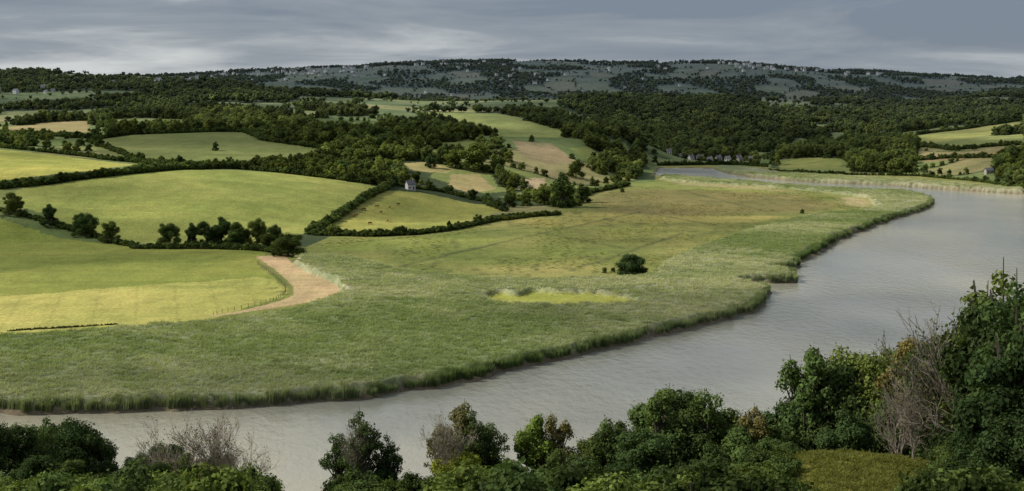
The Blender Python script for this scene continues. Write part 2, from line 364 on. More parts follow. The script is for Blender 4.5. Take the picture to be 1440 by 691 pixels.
# ------------------------------------------------------------------ tree prototypes
def tube(P,R,k=6):
    P=np.array(P,float); V=[];Fc=[]
    for i in range(len(P)):
        t=P[min(i+1,len(P)-1)]-P[max(i-1,0)]; t/=np.linalg.norm(t)+1e-9
        a=np.cross(t,(0.3,.9,.2)); a/=np.linalg.norm(a)+1e-9; b=np.cross(t,a)
        for j in range(k):
            q=2*math.pi*j/k; V.append(P[i]+R[i]*(math.cos(q)*a+math.sin(q)*b))
    for i in range(len(P)-1):
        for j in range(k): Fc.append((i*k+j,i*k+(j+1)%k,(i+1)*k+(j+1)%k,(i+1)*k+j))
    return V,Fc
def leafquads(P,Nn,size,r):
    n=len(P); Nn=Nn/np.linalg.norm(Nn,axis=1,keepdims=True)
    rd=r.normal(size=(n,3)); a=np.cross(Nn,rd); a/=np.linalg.norm(a,axis=1,keepdims=True); b=np.cross(Nn,a)
    s=(size*r.uniform(.6,1.3,n))[:,None]; a=a*s*.5; b=b*s*.36
    V=np.stack([P-a,P-b*1.0+a*.1,P+a,P+b],1).reshape(-1,3)
    return V,np.arange(n*4).reshape(n,4)
ICO=None
def ico():
    global ICO
    if ICO is None:
        import bmesh
        bm=bmesh.new(); bmesh.ops.create_icosphere(bm,subdivisions=1,radius=1)
        bm.verts.ensure_lookup_table()
        ICO=(np.array([v.co[:] for v in bm.verts]),[tuple(v.index for v in f.verts) for f in bm.faces]); bm.free()
    return ICO
def tree(name,seed,Ht=10.,R=4.5,zb=.22,ncl=22,nleaf=3000,leaf=.5,mats=None,core=.72,limbs=True,crc=(.24,.36),taper=0.,link=False,skirt=0):
    r=np.random.default_rng(seed); V=[];Fc=[];fm=[];lv=[]
    def add(v,f,mi,l):
        o=len(V); V.extend([tuple(q) for q in v]); Fc.extend([tuple(int(i)+o for i in ff) for ff in f]); fm.extend([mi]*len(f)); lv.extend(list(l))
    zc=Ht*(1+zb)/2; hz=Ht*(1-zb)/2
    cs=[]
    for i in range(ncl):
        d=r.normal(size=3); d/=np.linalg.norm(d); rr=r.uniform(.35,.82)
        if d[2]<-.3: rr*=.8
        z=zc+d[2]*hz*rr; sh=1-taper*max(0,(z-zc)/hz)
        c=np.array([d[0]*R*rr*sh,d[1]*R*rr*sh,z]); cs.append((c,R*r.uniform(*crc)))
    for i in range(skirt):
        a=6.28*i/skirt+r.normal()*.2; q=R*r.uniform(.5,.78); cs.append((np.array([q*math.cos(a),q*math.sin(a),Ht*r.uniform(.12,.3)]),R*r.uniform(*crc)))
    cs.append((np.array([0,0,zc]),R*.40))
    lean=r.normal(size=2)*.25
    v,f=tube([(0,0,-.6),(lean[0]*.4,lean[1]*.4,Ht*.2),(lean[0],lean[1],Ht*.45),(lean[0]*1.4,lean[1]*1.4,Ht*.8)],[Ht*.035,Ht*.026,Ht*.018,Ht*.006],7)
    add(v,f,0,[.5]*len(f))
    if limbs:
        for c,rc in cs[:-1]:
            z0=r.uniform(.18,.5)*Ht; s=np.array([lean[0]*z0/Ht*2,lean[1]*z0/Ht*2,z0]); mid=(s+c)/2+np.array([0,0,-.03*Ht])
            v,f=tube([s,mid,c+(c-s)*.15],[Ht*.012,Ht*.008,Ht*.002],5); add(v,f,0,[.5]*len(f))
    iv,ifc=ico(); tot=sum(rc**2 for c,rc in cs)
    for c,rc in cs:
        if core>0:
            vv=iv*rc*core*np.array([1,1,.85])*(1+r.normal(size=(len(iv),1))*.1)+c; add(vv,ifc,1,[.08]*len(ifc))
        k=int(nleaf*rc**2/tot); d=r.normal(size=(k,3)); d/=np.linalg.norm(d,axis=1,keepdims=True)
        rad=rc*r.uniform(.72,1.12,k)*(1+.18*np.sin(d[:,0]*5+seed)*np.cos(d[:,2]*6+d[:,1]*4))
        stray=r.random(k)<.14; rad=np.where(stray,rad*r.uniform(1.,1.45,k),rad)
        P=c+d*rad[:,None]*np.array([1,1,.85]); Nn=d+r.normal(size=(k,3))*.45+np.array([0,0,.25])
        v,f=leafquads(P,Nn,leaf,r); b=r.uniform(.15,.85)
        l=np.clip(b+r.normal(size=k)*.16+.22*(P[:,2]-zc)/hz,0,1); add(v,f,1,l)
    ob=mk(name,V,Fc,mats,False,link,fm,lv); return ob
def twiggy(name,seed,Ht=10.,nleaf=900,leaf=.22,mats=None,spread=.45):
    r=np.random.default_rng(seed); V=[];Fc=[];fm=[];lv=[]; tips=[]
    def add(v,f,mi,l):
        o=len(V); V.extend([tuple(q) for q in v]); Fc.extend([tuple(int(i)+o for i in ff) for ff in f]); fm.extend([mi]*len(f)); lv.extend(list(l))
    def br(p,d,ln,rad,lev):
        P=[p];q=p.copy();dd=d.copy()
        for i in range(4):
            dd=dd+r.normal(size=3)*.13+np.array([0,0,.06]); dd/=np.linalg.norm(dd); q=q+dd*ln/4; P.append(q.copy())
        v,f=tube(P,[max(.016,rad*(1-.7*i/4)) for i in range(5)],4 if lev>1 else 6); add(v,f,0,[.5]*len(f))
        if lev>=2: tips.extend(P[1:])
        if lev<4:
            for i in range((5,5,4,2)[lev]):
                t=r.integers(1,5); nd=dd+r.normal(size=3)*spread*(1.2 if lev else 1.0); nd[2]=abs(nd[2])*.9+.1; nd/=np.linalg.norm(nd)
                br(P[t],nd,ln*r.uniform(.5,.75),rad*.5,lev+1)
    for s in range(3):
        d=np.array([r.normal()*.25,r.normal()*.25,1.]); br(np.array([r.normal()*.3,r.normal()*.3,-.5]),d/np.linalg.norm(d),Ht*.5,.12,0)
    T=np.array(tips); sel=T[r.integers(0,len(T),nleaf)]+r.normal(size=(nleaf,3))*.22
    v,f=leafquads(sel,r.normal(size=(nleaf,3)),leaf,r); add(v,f,1,r.uniform(0,1,nleaf))
    zmax=max(q[2] for q in V); V=[(a*Ht/zmax,b*Ht/zmax,c*Ht/zmax) for a,b,c in V]
    return mk(name,V,Fc,mats,False,False,fm,lv)
def coll(name,obs):
    c=bpy.data.collections.new(name)
    for o_ in obs: c.objects.link(o_)
    return c
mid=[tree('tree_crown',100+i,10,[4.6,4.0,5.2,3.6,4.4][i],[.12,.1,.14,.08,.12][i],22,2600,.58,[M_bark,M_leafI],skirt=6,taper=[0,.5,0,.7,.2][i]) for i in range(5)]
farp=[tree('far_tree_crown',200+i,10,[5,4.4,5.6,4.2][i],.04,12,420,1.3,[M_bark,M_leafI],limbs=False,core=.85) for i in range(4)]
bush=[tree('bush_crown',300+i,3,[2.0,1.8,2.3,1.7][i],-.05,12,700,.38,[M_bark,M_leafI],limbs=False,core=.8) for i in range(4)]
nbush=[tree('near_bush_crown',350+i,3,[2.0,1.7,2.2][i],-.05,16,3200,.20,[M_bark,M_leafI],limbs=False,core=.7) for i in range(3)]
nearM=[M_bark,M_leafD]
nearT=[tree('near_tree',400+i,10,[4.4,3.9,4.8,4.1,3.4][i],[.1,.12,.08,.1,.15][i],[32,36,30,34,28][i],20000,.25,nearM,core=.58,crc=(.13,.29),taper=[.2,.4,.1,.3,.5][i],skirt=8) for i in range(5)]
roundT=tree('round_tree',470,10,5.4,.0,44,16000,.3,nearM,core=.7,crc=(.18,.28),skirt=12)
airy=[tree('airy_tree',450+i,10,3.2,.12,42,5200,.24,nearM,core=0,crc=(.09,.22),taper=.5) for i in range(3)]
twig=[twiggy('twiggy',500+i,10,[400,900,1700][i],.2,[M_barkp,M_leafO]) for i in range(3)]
def reedclump(name,seed,nb=70,h=2.7,w=.13,spread=1.2,mat=M_reed,ln=.35):
    r=np.random.default_rng(seed); V=[];Fc=[];lv=[]
    for i in range(nb):
        a=r.uniform(0,6.28); rad=spread*math.sqrt(r.random()); x,y=rad*math.cos(a),rad*math.sin(a); hh=h*r.uniform(.7,1.08); th=r.uniform(0,3.14); dx,dy=math.cos(th)*w*.5,math.sin(th)*w*.5
        lx,ly=ln*h/2.7+r.normal()*ln*.5,r.normal()*ln*.6; o=len(V)
        V+=[(x-dx,y-dy,0),(x+dx,y+dy,0),(x+dx*.9+lx*.35,y+dy*.9+ly*.35,hh*.6),(x-dx*.9+lx*.35,y-dy*.9+ly*.35,hh*.6),(x+lx,y+ly,hh)]
        Fc+=[(o,o+1,o+2,o+3),(o+3,o+2,o+4)]; q=r.uniform(.2,.8); lv+=[q*.7,q+.15]
    return mk(name,V,Fc,[mat],False,False,None,lv)
reeds=[reedclump('reed_clump',600+i) for i in range(4)]
tops=[reedclump('reed_tops',630+i,42,.85,.13,1.7,ln=1.1) for i in range(4)]
tuss=[reedclump('grass_tussock',650+i,40,.5,.12,.8,ln=.8) for i in range(3)]
C_mid=coll('proto_mid',mid); C_far=coll('proto_far',farp); C_bush=coll('proto_bush',bush); C_nb=coll('proto_near_bush',nbush); C_reed=coll('proto_reed',reeds); C_top=coll('proto_reedtop',tops); C_tus=coll('proto_tussock',tuss)
def gn(collection):
    ng=bpy.data.node_groups.new('scatter_'+collection.name,'GeometryNodeTree')
    ng.interface.new_socket(name='Geometry',in_out='INPUT',socket_type='NodeSocketGeometry')
    ng.interface.new_socket(name='Geometry',in_out='OUTPUT',socket_type='NodeSocketGeometry')
    gi=ng.nodes.new('NodeGroupInput'); go=ng.nodes.new('NodeGroupOutput')
    ip=ng.nodes.new('GeometryNodeInstanceOnPoints'); ci=ng.nodes.new('GeometryNodeCollectionInfo'); ci.inputs['Collection'].default_value=collection
    ci.inputs['Separate Children'].default_value=True; ci.inputs['Reset Children'].default_value=True
    ip.inputs['Pick Instance'].default_value=True
    def na(n,t):
        a=ng.nodes.new('GeometryNodeInputNamedAttribute'); a.data_type=t; a.inputs['Name'].default_value=n; return a.outputs['Attribute']
    ng.links.new(gi.outputs[0],ip.inputs['Points']); ng.links.new(ci.outputs[0],ip.inputs['Instance'])
    ng.links.new(na('idx','INT'),ip.inputs['Instance Index'])
    ng.links.new(na('rot','FLOAT_VECTOR'),ip.inputs['Rotation']); ng.links.new(na('scl','FLOAT_VECTOR'),ip.inputs['Scale'])
    ng.links.new(ip.outputs[0],go.inputs[0]); return ng
NG={}
def scatter(name,x,y,z,s,tint,collection,nidx,sz=None):
    n=len(x)
    if n==0: return
    me=bpy.data.meshes.new(name); me.vertices.add(n); me.vertices.foreach_set('co',np.stack([x,y,z],-1).astype(np.float32).ravel())
    a=me.attributes.new('idx','INT','POINT'); a.data.foreach_set('value',rng.integers(0,nidx,n).astype(np.int32))
    rot=np.zeros((n,3)); rot[:,2]=rng.uniform(-.8,.8,n) if collection in (C_reed,C_top) else rng.uniform(0,6.28,n)
    a=me.attributes.new('rot','FLOAT_VECTOR','POINT'); a.data.foreach_set('vector',rot.astype(np.float32).ravel())
    sv=np.stack([s*rng.uniform(.85,1.15,n),s*rng.uniform(.85,1.15,n),s*rng.uniform(.85,1.1,n) if sz is None else sz],-1)
    a=me.attributes.new('scl','FLOAT_VECTOR','POINT'); a.data.foreach_set('vector',sv.astype(np.float32).ravel())
    a=me.attributes.new('tint','FLOAT_VECTOR','POINT'); a.data.foreach_set('vector',np.asarray(tint,np.float32).ravel())
    ob=bpy.data.objects.new(name,me); scene.collection.objects.link(ob)
    if collection.name not in NG: NG[collection.name]=gn(collection)
    md=ob.modifiers.new('instances','NODES'); md.node_group=NG[collection.name]; return ob
def tints(x,y,base=(.092,.122,.04),var=.5):
    n=len(x); b=np.array(base)[None]*(1+rng.normal(size=(n,1))*var*.5).clip(.4,2.2)
    w=rng.random((n,1))**1.5; b=b*(1+w*np.array([[.85,.6,.15]])); b=b*(.45+1.1*fbm(x,y,55,3,40))[:,None]
    return haze_tint(b,y)
def jgrid(x0,x1,y0,y1,s):
    X,Y=np.meshgrid(np.arange(x0,x1,s),np.arange(y0,y1,s)); X=X+rng.uniform(-.45,.45,X.shape)*s; Y=Y+rng.uniform(-.45,.45,Y.shape)*s
    return X.ravel(),Y.ravel()
VIL0,VIL1=(925-CX)/F,(1078-CX)/F
for nm,y0,y1,s,cl_,ni in(('woodland_trees',1000,1700,7.8,C_mid,5),('hillside_woodland_trees',1700,2650,10,C_far,4),('distant_woodland_trees',2650,5200,15,C_far,4)):
    x,y=jgrid(-.5*y1,.5*y1,y0,y1,s); k=np.abs(x)<.46*y; x=x[k];y=y[k]
    inw=in_wood(x,y)
    exp_=np.zeros(x.shape,bool)
    for P in EXPL: exp_|=inside(P,x,y)
    exp_|=(x/y>VIL0)&(x/y<VIL1)&(y<1368)
    exp_|=(x/y>VIL0)&(x/y<VIL1)&(y<1440)&(rng.random(x.shape)<.45)
    idv,e=patch(x,y)
    inw2=(idv<WOODF)|((e<5*(1 if y0<2000 else 2))&(rng.random(x.shape)<.7))|(rng.random(x.shape)<(.010 if y0<1500 else .004))
    if y0<1500: inw2|=(x/y>VIL0)&(x/y<VIL1)&(y<1440)&(y>1368)&(rng.random(x.shape)<.5)
    keep=(inw|inw2)&~exp_&(sdf(FLOOD,x,y)>12)
    x=x[keep];y=y[keep]; inw=(inw|(idv<WOODF))[keep]
    sc=np.where(inw,rng.uniform(.6,1.4,len(x)),rng.uniform(.35,.85,len(x)))*(1 if y0<2600 else .95)
    scatter(nm,x,y,zf(x,y)-.5,sc,tints(x,y),cl_,ni); print(nm,len(x))
x,y=jgrid(-500,500,760,1000,6.5); inw=in_wood(x,y)
for P in EXPL: inw&=~inside(P,x,y)
x=x[inw];y=y[inw]; scatter('valley_side_trees',x,y,zf(x,y)-.5,rng.uniform(.35,.95,len(x)),tints(x,y,(.095,.125,.038)),C_mid,5)
# ------------------------------------------------------------------ hedgerows
def hedge(name,line,h=2.6,step=1.3,rowsn=2,trees=0,base=(.066,.095,.032),flatz=False,jit=.6):
    w=[flat(*p) for p in line] if flatz else hits(line)
    X=[];Y=[]
    for (ax,ay),(bx,by) in zip(w[:-1],w[1:]):
        L_=math.hypot(bx-ax,by-ay); k=max(1,int(L_/step))
        for i in range(k):
            for r_ in range(rowsn):
                t=(i+random.random())/k; X.append(ax+(bx-ax)*t+random.gauss(0,jit)); Y.append(ay+(by-ay)*t+random.gauss(0,jit))
    X=np.array(X);Y=np.array(Y); s=h/3*rng.uniform(.7,1.3,len(X))*(.7+.65*fbm(X,Y,9,3,50))
    scatter(name,X,Y,zf(X,Y)-.25,s,tints(X,Y,base),C_bush,4)
    if trees:
        i=rng.integers(0,len(X),trees); x=X[i];y=Y[i]; scatter('hedgerow_trees',x,y,zf(x,y)-.5,rng.uniform(.35,.8,trees),tints(x,y,base),C_mid,5)
hedge('field_hedgerow',[(-60,262),(0,266),(60,260),(120,252),(200,243),(272,238)],4.0,1.2,3)
hedge('field_hedgerow',[(0,208),(60,214),(130,222),(200,230),(270,238)],3.0,1.3,2,4)
hedge('field_hedgerow',[(272,239),(330,238),(400,244),(470,252),(540,262)],3.0,1.2,3,26)
hedge('field_hedgerow',[(560,258),(530,272),(490,296),(455,318),(436,330)],3.2,1.1,3,3)
hedge('field_hedgerow',[(440,331),(520,333),(590,330),(640,323),(700,310),(730,306),(785,303)],2.8,1.1,3,8)
hedge('field_hedgerow',[(560,262),(620,270),(680,284),(712,298)],2.4,1.2,2,12)
hedge('field_hedgerow',[(0,297),(40,306),(80,318),(130,332),(190,348)],2.2,1.2,3)
hedge('field_hedgerow',[(190,350),(250,350),(300,350),(350,352),(400,356)],2.4,1.2,3)
hedge('field_hedgerow',[(125,200),(200,228),(330,234),(440,224),(480,215)],3,1.6,2,20)
hedge('field_hedgerow',[(125,198),(180,190),(345,186),(370,198),(470,213)],3.5,1.6,2,30)
hedge('low_hedge',[(10,470),(50,467),(90,465),(165,460)],.6,.25,1,0,(.085,.10,.04),True,.12)
hedge('valley_hedgerow',[(860,252),(880,262),(830,272),(800,292)],3,1.4,2,8)
hedge('marsh_scrub',[(710,312),(740,308),(760,306)],2.4,1.2,3,0,(.085,.11,.03),True)
hedge('riverside_scrub',[(1290,205),(1340,212),(1400,206),(1440,204)],3.5,1.5,2,18)
hedge('riverside_scrub',[(1080,241),(1190,246),(1290,248),(1380,256),(1440,266)],2.4,2.0,2,12)
hedge('riverside_scrub',[(1290,190),(1340,184),(1440,170)],3.5,1.5,2,16)
hedge('riverside_scrub',[(1290,226),(1340,222),(1395,222)],3.5,1.5,2,10)
hedge('quayside_scrub',[(925,233),(950,233),(1000,232),(1040,232),(1078,235)],3.4,1.6,2,16)
hedge('field_boundary_scrub',[(0,190),(60,192),(125,195)],4,1.6,2,20)
# ------------------------------------------------------------------ individually standing trees
def stand(name,px,py,hpx,proto,mat=None,wide=1.,flatz=True):
    x,y=flat(px,py) if flatz else hits([(px,py)])[0]
    z=float(zf(np.array([x]),np.array([y]))[0]); h=hpx*math.hypot(y,HC-z)/F
    o=bpy.data.objects.new(name,proto.data); scene.collection.objects.link(o)
    s=h/10; o.location=(x,y,z-.06*h); o.scale=(s*wide,s*wide,s); o.rotation_euler=(0,0,random.uniform(0,6.28))
    if mat:
        o.material_slots[1].link='OBJECT'; o.material_slots[1].material=mat
    return o
stand('round_willow_tree',885,391,38,roundT,M_leafD,1.25)
for px,py,h in((850,387,9),(862,386,8),(905,390,14)): stand('marsh_bush',px,py,h,mid[1],M_leafM,1.3)
for px,py,h,w in((20,303,38,1),(70,318,36,1.1),(118,332,42,1.1),(155,342,36,1.05),(128,334,28,1),(238,346,42,1.05),(270,346,38,.9),(292,346,42,.95),(312,346,48,1),(338,347,42,.95),(362,347,46,1),(386,349,38,1),(330,348,28,1.2),(375,350,28,1.2)):
    stand('oak_tree',px,py,h,nearT[random.randrange(5)],random.choice([M_leafD,M_leafM,M_leafM]),w*1.1,False)
stand('oak_tree',405,360,40,roundT,M_leafD,1.25,False)
stand('hawthorn_tree',303,212,14,mid[1],M_leafD,1.,False)
for px,py,h,w in((790,292,58,.9),(820,285,30,1.1),(716,292,26,1),(810,250,30,1),(670,240,46,1.2),(640,236,30,1.2),(700,244,30,1.2),(605,236,24,1),(556,246,18,1),(520,246,22,1.2),(480,244,22,1.2),(765,288,30,1.1),(740,290,22,1.2)):
    stand('valley_tree',px,py,h,mid[random.randrange(5)],random.choice([M_leafD,M_leafM]),w,False)
for px,py in((875,272),(1128,302)): stand('thorn_bush',px,py,8,mid[3],M_leafM,1.2)
# ------------------------------------------------------------------ reeds and tussocks
def reedmask(x,y): return np.minimum(sdf(REED,x,y),sdf(REED_R,x,y))
def reed_tint(x,y): return haze_tint(reedcol(x,y)*1.42*rng.uniform(.82,1.18,(len(x),1)),y)
x,y=jgrid(-260,480,275,1150,2.4)
k=(np.abs(x)<.42*y)&((y<760)|(rng.random(x.shape)<.55)); x=x[k];y=y[k]
rs=reedmask(x,y); sr=sdf(RIVER,x,y)+edgen(x,y); k=(rs<-1.2)&(sdf(YPATCH,x+(fbm(x,y,7,2,62)-.5)*10,y+(fbm(x,y,7,2,63)-.5)*14)>1.2)&(sdf(TRACK,x,y)>1.5)&(sr>3.0); x=x[k];y=y[k]
_,rh=cover(x,y)
scatter('reed_bed',x,y,zf(x,y)+rh-.12,rng.uniform(.8,1.3,len(x)),reed_tint(x,y),C_top,4,rng.uniform(.6,1.25,len(x))); print('reeds',len(x))
fx=[];fy=[]
for (ax,ay),(bx,by) in zip(LBw[:-1],LBw[1:]):
    L_=math.hypot(bx-ax,by-ay); k=int(L_/.22*(1 if ay<650 else .4)); nx,ny=-(by-ay)/L_,(bx-ax)/L_
    for i in range(k):
        t=random.random(); o_=random.uniform(-2.5,7); X_,Y_=ax+(bx-ax)*t,ay+(by-ay)*t
        fx+= [X_+nx*o_,X_-nx*o_]; fy+=[Y_+ny*o_,Y_-ny*o_]
x=np.array(fx);y=np.array(fy); sr=sdf(RIVER,x,y)+edgen(x,y); k=(sr>1.1)&(sr<4.6)&(reedmask(x,y)<3); x=x[k];y=y[k]
scatter('reed_fringe',x,y,zf(x,y)-.1,rng.uniform(.6,.9,len(x)),reed_tint(x,y)*np.array([.58,.66,.58]),C_reed,4,rng.uniform(.65,1.15,len(x))*(.72+.55*fbm(x,y,6,2,35))); print('fringe',len(x))
x,y=jgrid(-160,330,400,1000,3.4); k=(sdf(FLOOD,x,y)<-3)&(reedmask(x,y)>1)&(sdf(RIVER,x,y)>3)&(sdf(TRACK,x,y)>3)&(fbm(x,y*.4,18,4,60)+rng.normal(size=x.shape)*.08>.55)&(x>-90)
for P in EXPL: k&=~inside(P,x,y)
x=x[k];y=y[k]; cc,_=cover(x,y); scatter('marsh_tussocks',x,y,zf(x,y)-.05,rng.uniform(.5,1.2,len(x)),haze_tint(cc*1.25,y)*rng.uniform(.9,1.2,(len(x),1)),C_tus,3,rng.uniform(.3,.8,len(x)))
# ------------------------------------------------------------------ foreground trees on the near slope
def fg(name,px,top,D,proto,mat=None,wide=1.):
    top-=12
    X,Y,Zt=at_dist(px,top,D); z=float(zf(np.array([X]),np.array([Y]))[0]); h=max(2.5,Zt-z)
    o=bpy.data.objects.new(name,proto.data); scene.collection.objects.link(o); s=h/10
    o.location=(X,Y,z-.2); o.scale=(s*wide,s*wide,s); o.rotation_euler=(0,0,random.uniform(0,6.28))
    if mat: o.material_slots[1].link='OBJECT'; o.material_slots[1].material=mat
D_,M_,Y_,O_=M_leafD,M_leafM,M_leafY,M_leafO
FG=[(-30,590,135,D_,1),(20,596,140,D_,1),(70,588,150,D_,1.1),(118,592,152,D_,1),(150,650,150,D_,.9),(40,640,115,D_,1.2),(95,650,120,D_,1.2),(190,640,150,D_,.9),(232,615,150,D_,.9),(262,640,140,M_,1.1),(210,655,125,D_,1.2),(310,640,140,M_,1),(350,668,140,D_,1),(378,672,145,D_,.8),
(490,655,150,D_,.9),(535,650,150,D_,.9),(570,684,150,M_,.9),(640,630,145,Y_,.9),(690,635,150,D_,.9),(755,582,150,Y_,.8),(715,645,140,M_,1),(790,635,140,D_,1),(840,598,150,D_,.9),(880,582,150,D_,.9),(935,542,155,M_,1.1),(975,546,150,D_,1.0),(905,605,140,D_,1.1),(1020,572,150,D_,1),(1060,575,145,M_,1),(1000,625,130,D_,1.1),(1080,610,135,M_,1.1),(1110,566,150,D_,1),(1140,555,150,D_,1),(1165,488,150,D_,.8),(1145,480,160,M_,.65),(1215,496,150,D_,.9),(1250,484,150,M_,.9),(1285,468,145,D_,.9),(1325,440,140,D_,.85),(1190,575,130,D_,1.1),(1245,560,135,D_,1.1),(1110,640,120,M_,1.1),(960,650,120,D_,1.2),(870,650,125,D_,1.2),(1040,655,115,M_,1.2),
(1310,560,135,D_,1),(1350,500,120,M_,.9),(1385,450,115,D_,.85),(1432,370,105,D_,.85),(1475,375,110,D_,1),(1450,440,90,D_,.9),(1395,550,95,D_,1),(1355,600,98,M_,.9),(1440,560,80,D_,1.1),(1375,640,88,D_,1),(1405,420,112,D_,.8),(800,668,125,M_,1.2)]
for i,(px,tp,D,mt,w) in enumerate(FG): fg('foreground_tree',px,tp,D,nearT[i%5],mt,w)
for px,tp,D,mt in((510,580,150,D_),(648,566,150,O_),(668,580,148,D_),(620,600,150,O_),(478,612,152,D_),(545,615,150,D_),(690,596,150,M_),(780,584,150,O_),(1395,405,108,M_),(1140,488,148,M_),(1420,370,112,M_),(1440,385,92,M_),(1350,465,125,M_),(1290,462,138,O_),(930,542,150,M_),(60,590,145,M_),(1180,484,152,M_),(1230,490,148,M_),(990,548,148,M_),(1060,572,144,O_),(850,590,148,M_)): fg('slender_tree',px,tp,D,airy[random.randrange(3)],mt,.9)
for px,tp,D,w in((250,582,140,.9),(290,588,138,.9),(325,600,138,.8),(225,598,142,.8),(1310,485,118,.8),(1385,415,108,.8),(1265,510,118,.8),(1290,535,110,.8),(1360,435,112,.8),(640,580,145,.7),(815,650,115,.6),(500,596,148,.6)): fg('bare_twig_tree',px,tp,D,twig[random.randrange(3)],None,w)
x,y=jgrid(-120,120,45,214,2.3); px=CX+F*x/y/CT
k=(np.abs(x)<.5*y+8)&((px>610)|((px<370)&(y<165))|((px>460)&(px<590)&(y>135)&(y<160)))&~((px>1120)&(px<1335)&(y<128)&(y>40)); x=x[k];y=y[k]
scatter('undergrowth',x,y,zf(x,y)-.4,rng.uniform(.5,1.2,len(x))*np.where(y>160,.7,1),tints(x,y,(.055,.082,.026)),C_nb,3)
x,y=jgrid(15,42,85,150,.8); k=knoll(x,y)>.3; x=x[k];y=y[k]; scatter('clearing_grass',x,y,zf(x,y)-.05,rng.uniform(.4,.9,len(x)),np.array([(.17,.175,.045)])*rng.uniform(.8,1.3,(len(x),1)),C_tus,3)
# ------------------------------------------------------------------ buildings
M_wall=simple('white_render',(.62,.6,.56),.8,.1); M_stone=simple('stone_wall',(.33,.30,.25),.9,.3,2); M_slate=simple('slate_roof',(.12,.125,.14),.6,.2,2); M_glass=simple('window_glass',(.03,.035,.04),.1,.1); M_wood=simple('weathered_wood',(.16,.12,.08),.9,.3,4); M_wallf=simple('far_house_render',(.50,.52,.53),.8,.15)  # M_wallf: greyer, cooler wall colour for the far houses
def house_parts(w,d,h,rh):
    hw,hd=w/2,d/2
    walls=([(-hw,-hd,-1.5),(hw,-hd,-1.5),(hw,hd,-1.5),(-hw,hd,-1.5),(-hw,-hd,h),(hw,-hd,h),(hw,hd,h),(-hw,hd,h),(-hw,0,h+rh),(hw,0,h+rh)],[(0,1,5,4),(2,3,7,6),(1,2,6,9,5),(3,0,4,8,7)])
    e=.35; k=rh/hd
    roof=([(-hw-e,-hd-e,h-e*k+.06),(hw+e,-hd-e,h-e*k+.06),(hw+e,0,h+rh+.06),(-hw-e,0,h+rh+.06),(hw+e,hd+e,h-e*k+.06),(-hw-e,hd+e,h-e*k+.06),
           (-hw-e,-hd-e,h-e*k+.24),(hw+e,-hd-e,h-e*k+.24),(hw+e,0,h+rh+.24),(-hw-e,0,h+rh+.24),(hw+e,hd+e,h-e*k+.24),(-hw-e,hd+e,h-e*k+.24)],
          [(0,3,2,1),(3,5,4,2),(6,7,8,9),(9,8,10,11),(0,1,7,6),(4,5,11,10),(1,2,8,7),(2,4,10,8),(3,0,6,9),(5,3,9,11)])
    def box(x0,x1,y0,y1,z0,z1): 
        return [(x0,y0,z0),(x1,y0,z0),(x1,y1,z0),(x0,y1,z0),(x0,y0,z1),(x1,y0,z1),(x1,y1,z1),(x0,y1,z1)],[(0,3,2,1),(4,5,6,7),(0,1,5,4),(1,2,6,5),(2,3,7,6),(3,0,4,7)]
    wins=[];k=max(2,int(w/3))
    for s in(-1,1):
        for lv_ in range(max(1,int(h/2.6))):
            for i in range(k):
                cx=-hw+w*(i+.5)/k
                if s<0 and lv_==0 and i==k//2: continue
                z0=.9+lv_*2.3; y=s*hd; wins.append(box(cx-.45,cx+.45,min(y,y+s*.04),max(y,y+s*.04),z0,z0+1.0))
    cx=-hw+w*(k//2+.5)/k; door=box(cx-.5,cx+.5,-hd-.05,-hd,0,2.05)
    ch=box(hw-1.1,hw-.3,-.4,.4,h+rh-.8,h+rh+1.1)
    return walls,roof,wins,door,ch
def joinp(ps):
    V=[];Fc=[]
    for v,f in ps:
        o=len(V); V+=v; Fc+=[tuple(i+o for i in q) for q in f]
    return V,Fc
def house(name,x,y,rot,w=9,d=6,h=5,rh=2.4,wm=None,z=None):
    z=float(zf(np.array([x]),np.array([y]))[0]) if z is None else z
    e=bpy.data.objects.new(name,None); scene.collection.objects.link(e); e.location=(x,y,z); e.rotation_euler=(0,0,rot)
    wa,ro,wi,do,ch=house_parts(w,d,h,rh)
    for nm,(v,f),mt in(('walls',wa,wm or M_wall),('roof',ro,M_slate),('windows',joinp(wi),M_glass),('door',do,M_wood),('chimney',ch,M_stone)):
        o=mk(nm,v,f,[mt]); o.parent=e
hx,hy=hits([(577,267)])[0]; house('stone_barn',hx,hy,.5,5,4.2,3.4,2.2,M_wall)
vr=[(940,1380,M_wall),(955,1398,M_stone),(972,1386,M_wall),(984,1408,M_stone),(998,1380,M_wall),(1010,1400,M_stone),(1024,1404,M_wall),(1040,1384,M_stone),(1056,1400,M_stone),(1010,1422,M_wall),(985,1426,M_stone),(1038,1424,M_wall)]
for px,D,mt in vr:
    X=(px-CX)/F*D; z=float(zf(np.array([X]),np.array([float(D)]))[0]); house('village_house',X,D+random.uniform(-4,4),random.uniform(-.9,.9),random.uniform(4.5,6.2),4.2,random.uniform(2.6,3.4),1.8,mt,max(z,.6))
for px,py,mt in((66,131,M_wall),(76,129,M_wall),(262,140,M_wall),(1240,190,M_wall),(1388,244,M_stone)):
    hx,hy=hits([(px,py)])[0]; house('farm_house',hx,hy-4,random.uniform(-.6,.6),6,4.4,2.8,1.8,mt)
hp=[]
for i in range(3):
    wa,ro,wi,do,ch=house_parts([9,12,7.5][i],6,[4.4,4.8,4.2][i],2.2); V=[];Fc=[];fm=[]
    for j,(v,f) in enumerate((wa,ro,joinp(wi),do,ch)):
        o=len(V); V+=v; Fc+=[tuple(q+o for q in t) for t in f]; fm+=[j]*len(f)
    hp.append(mk('hillside_house',V,Fc,[M_wallf,M_slate,M_glass,M_wood,M_stone],False,False,fm))
C_h=coll('proto_house',hp)
X=[];Y=[]
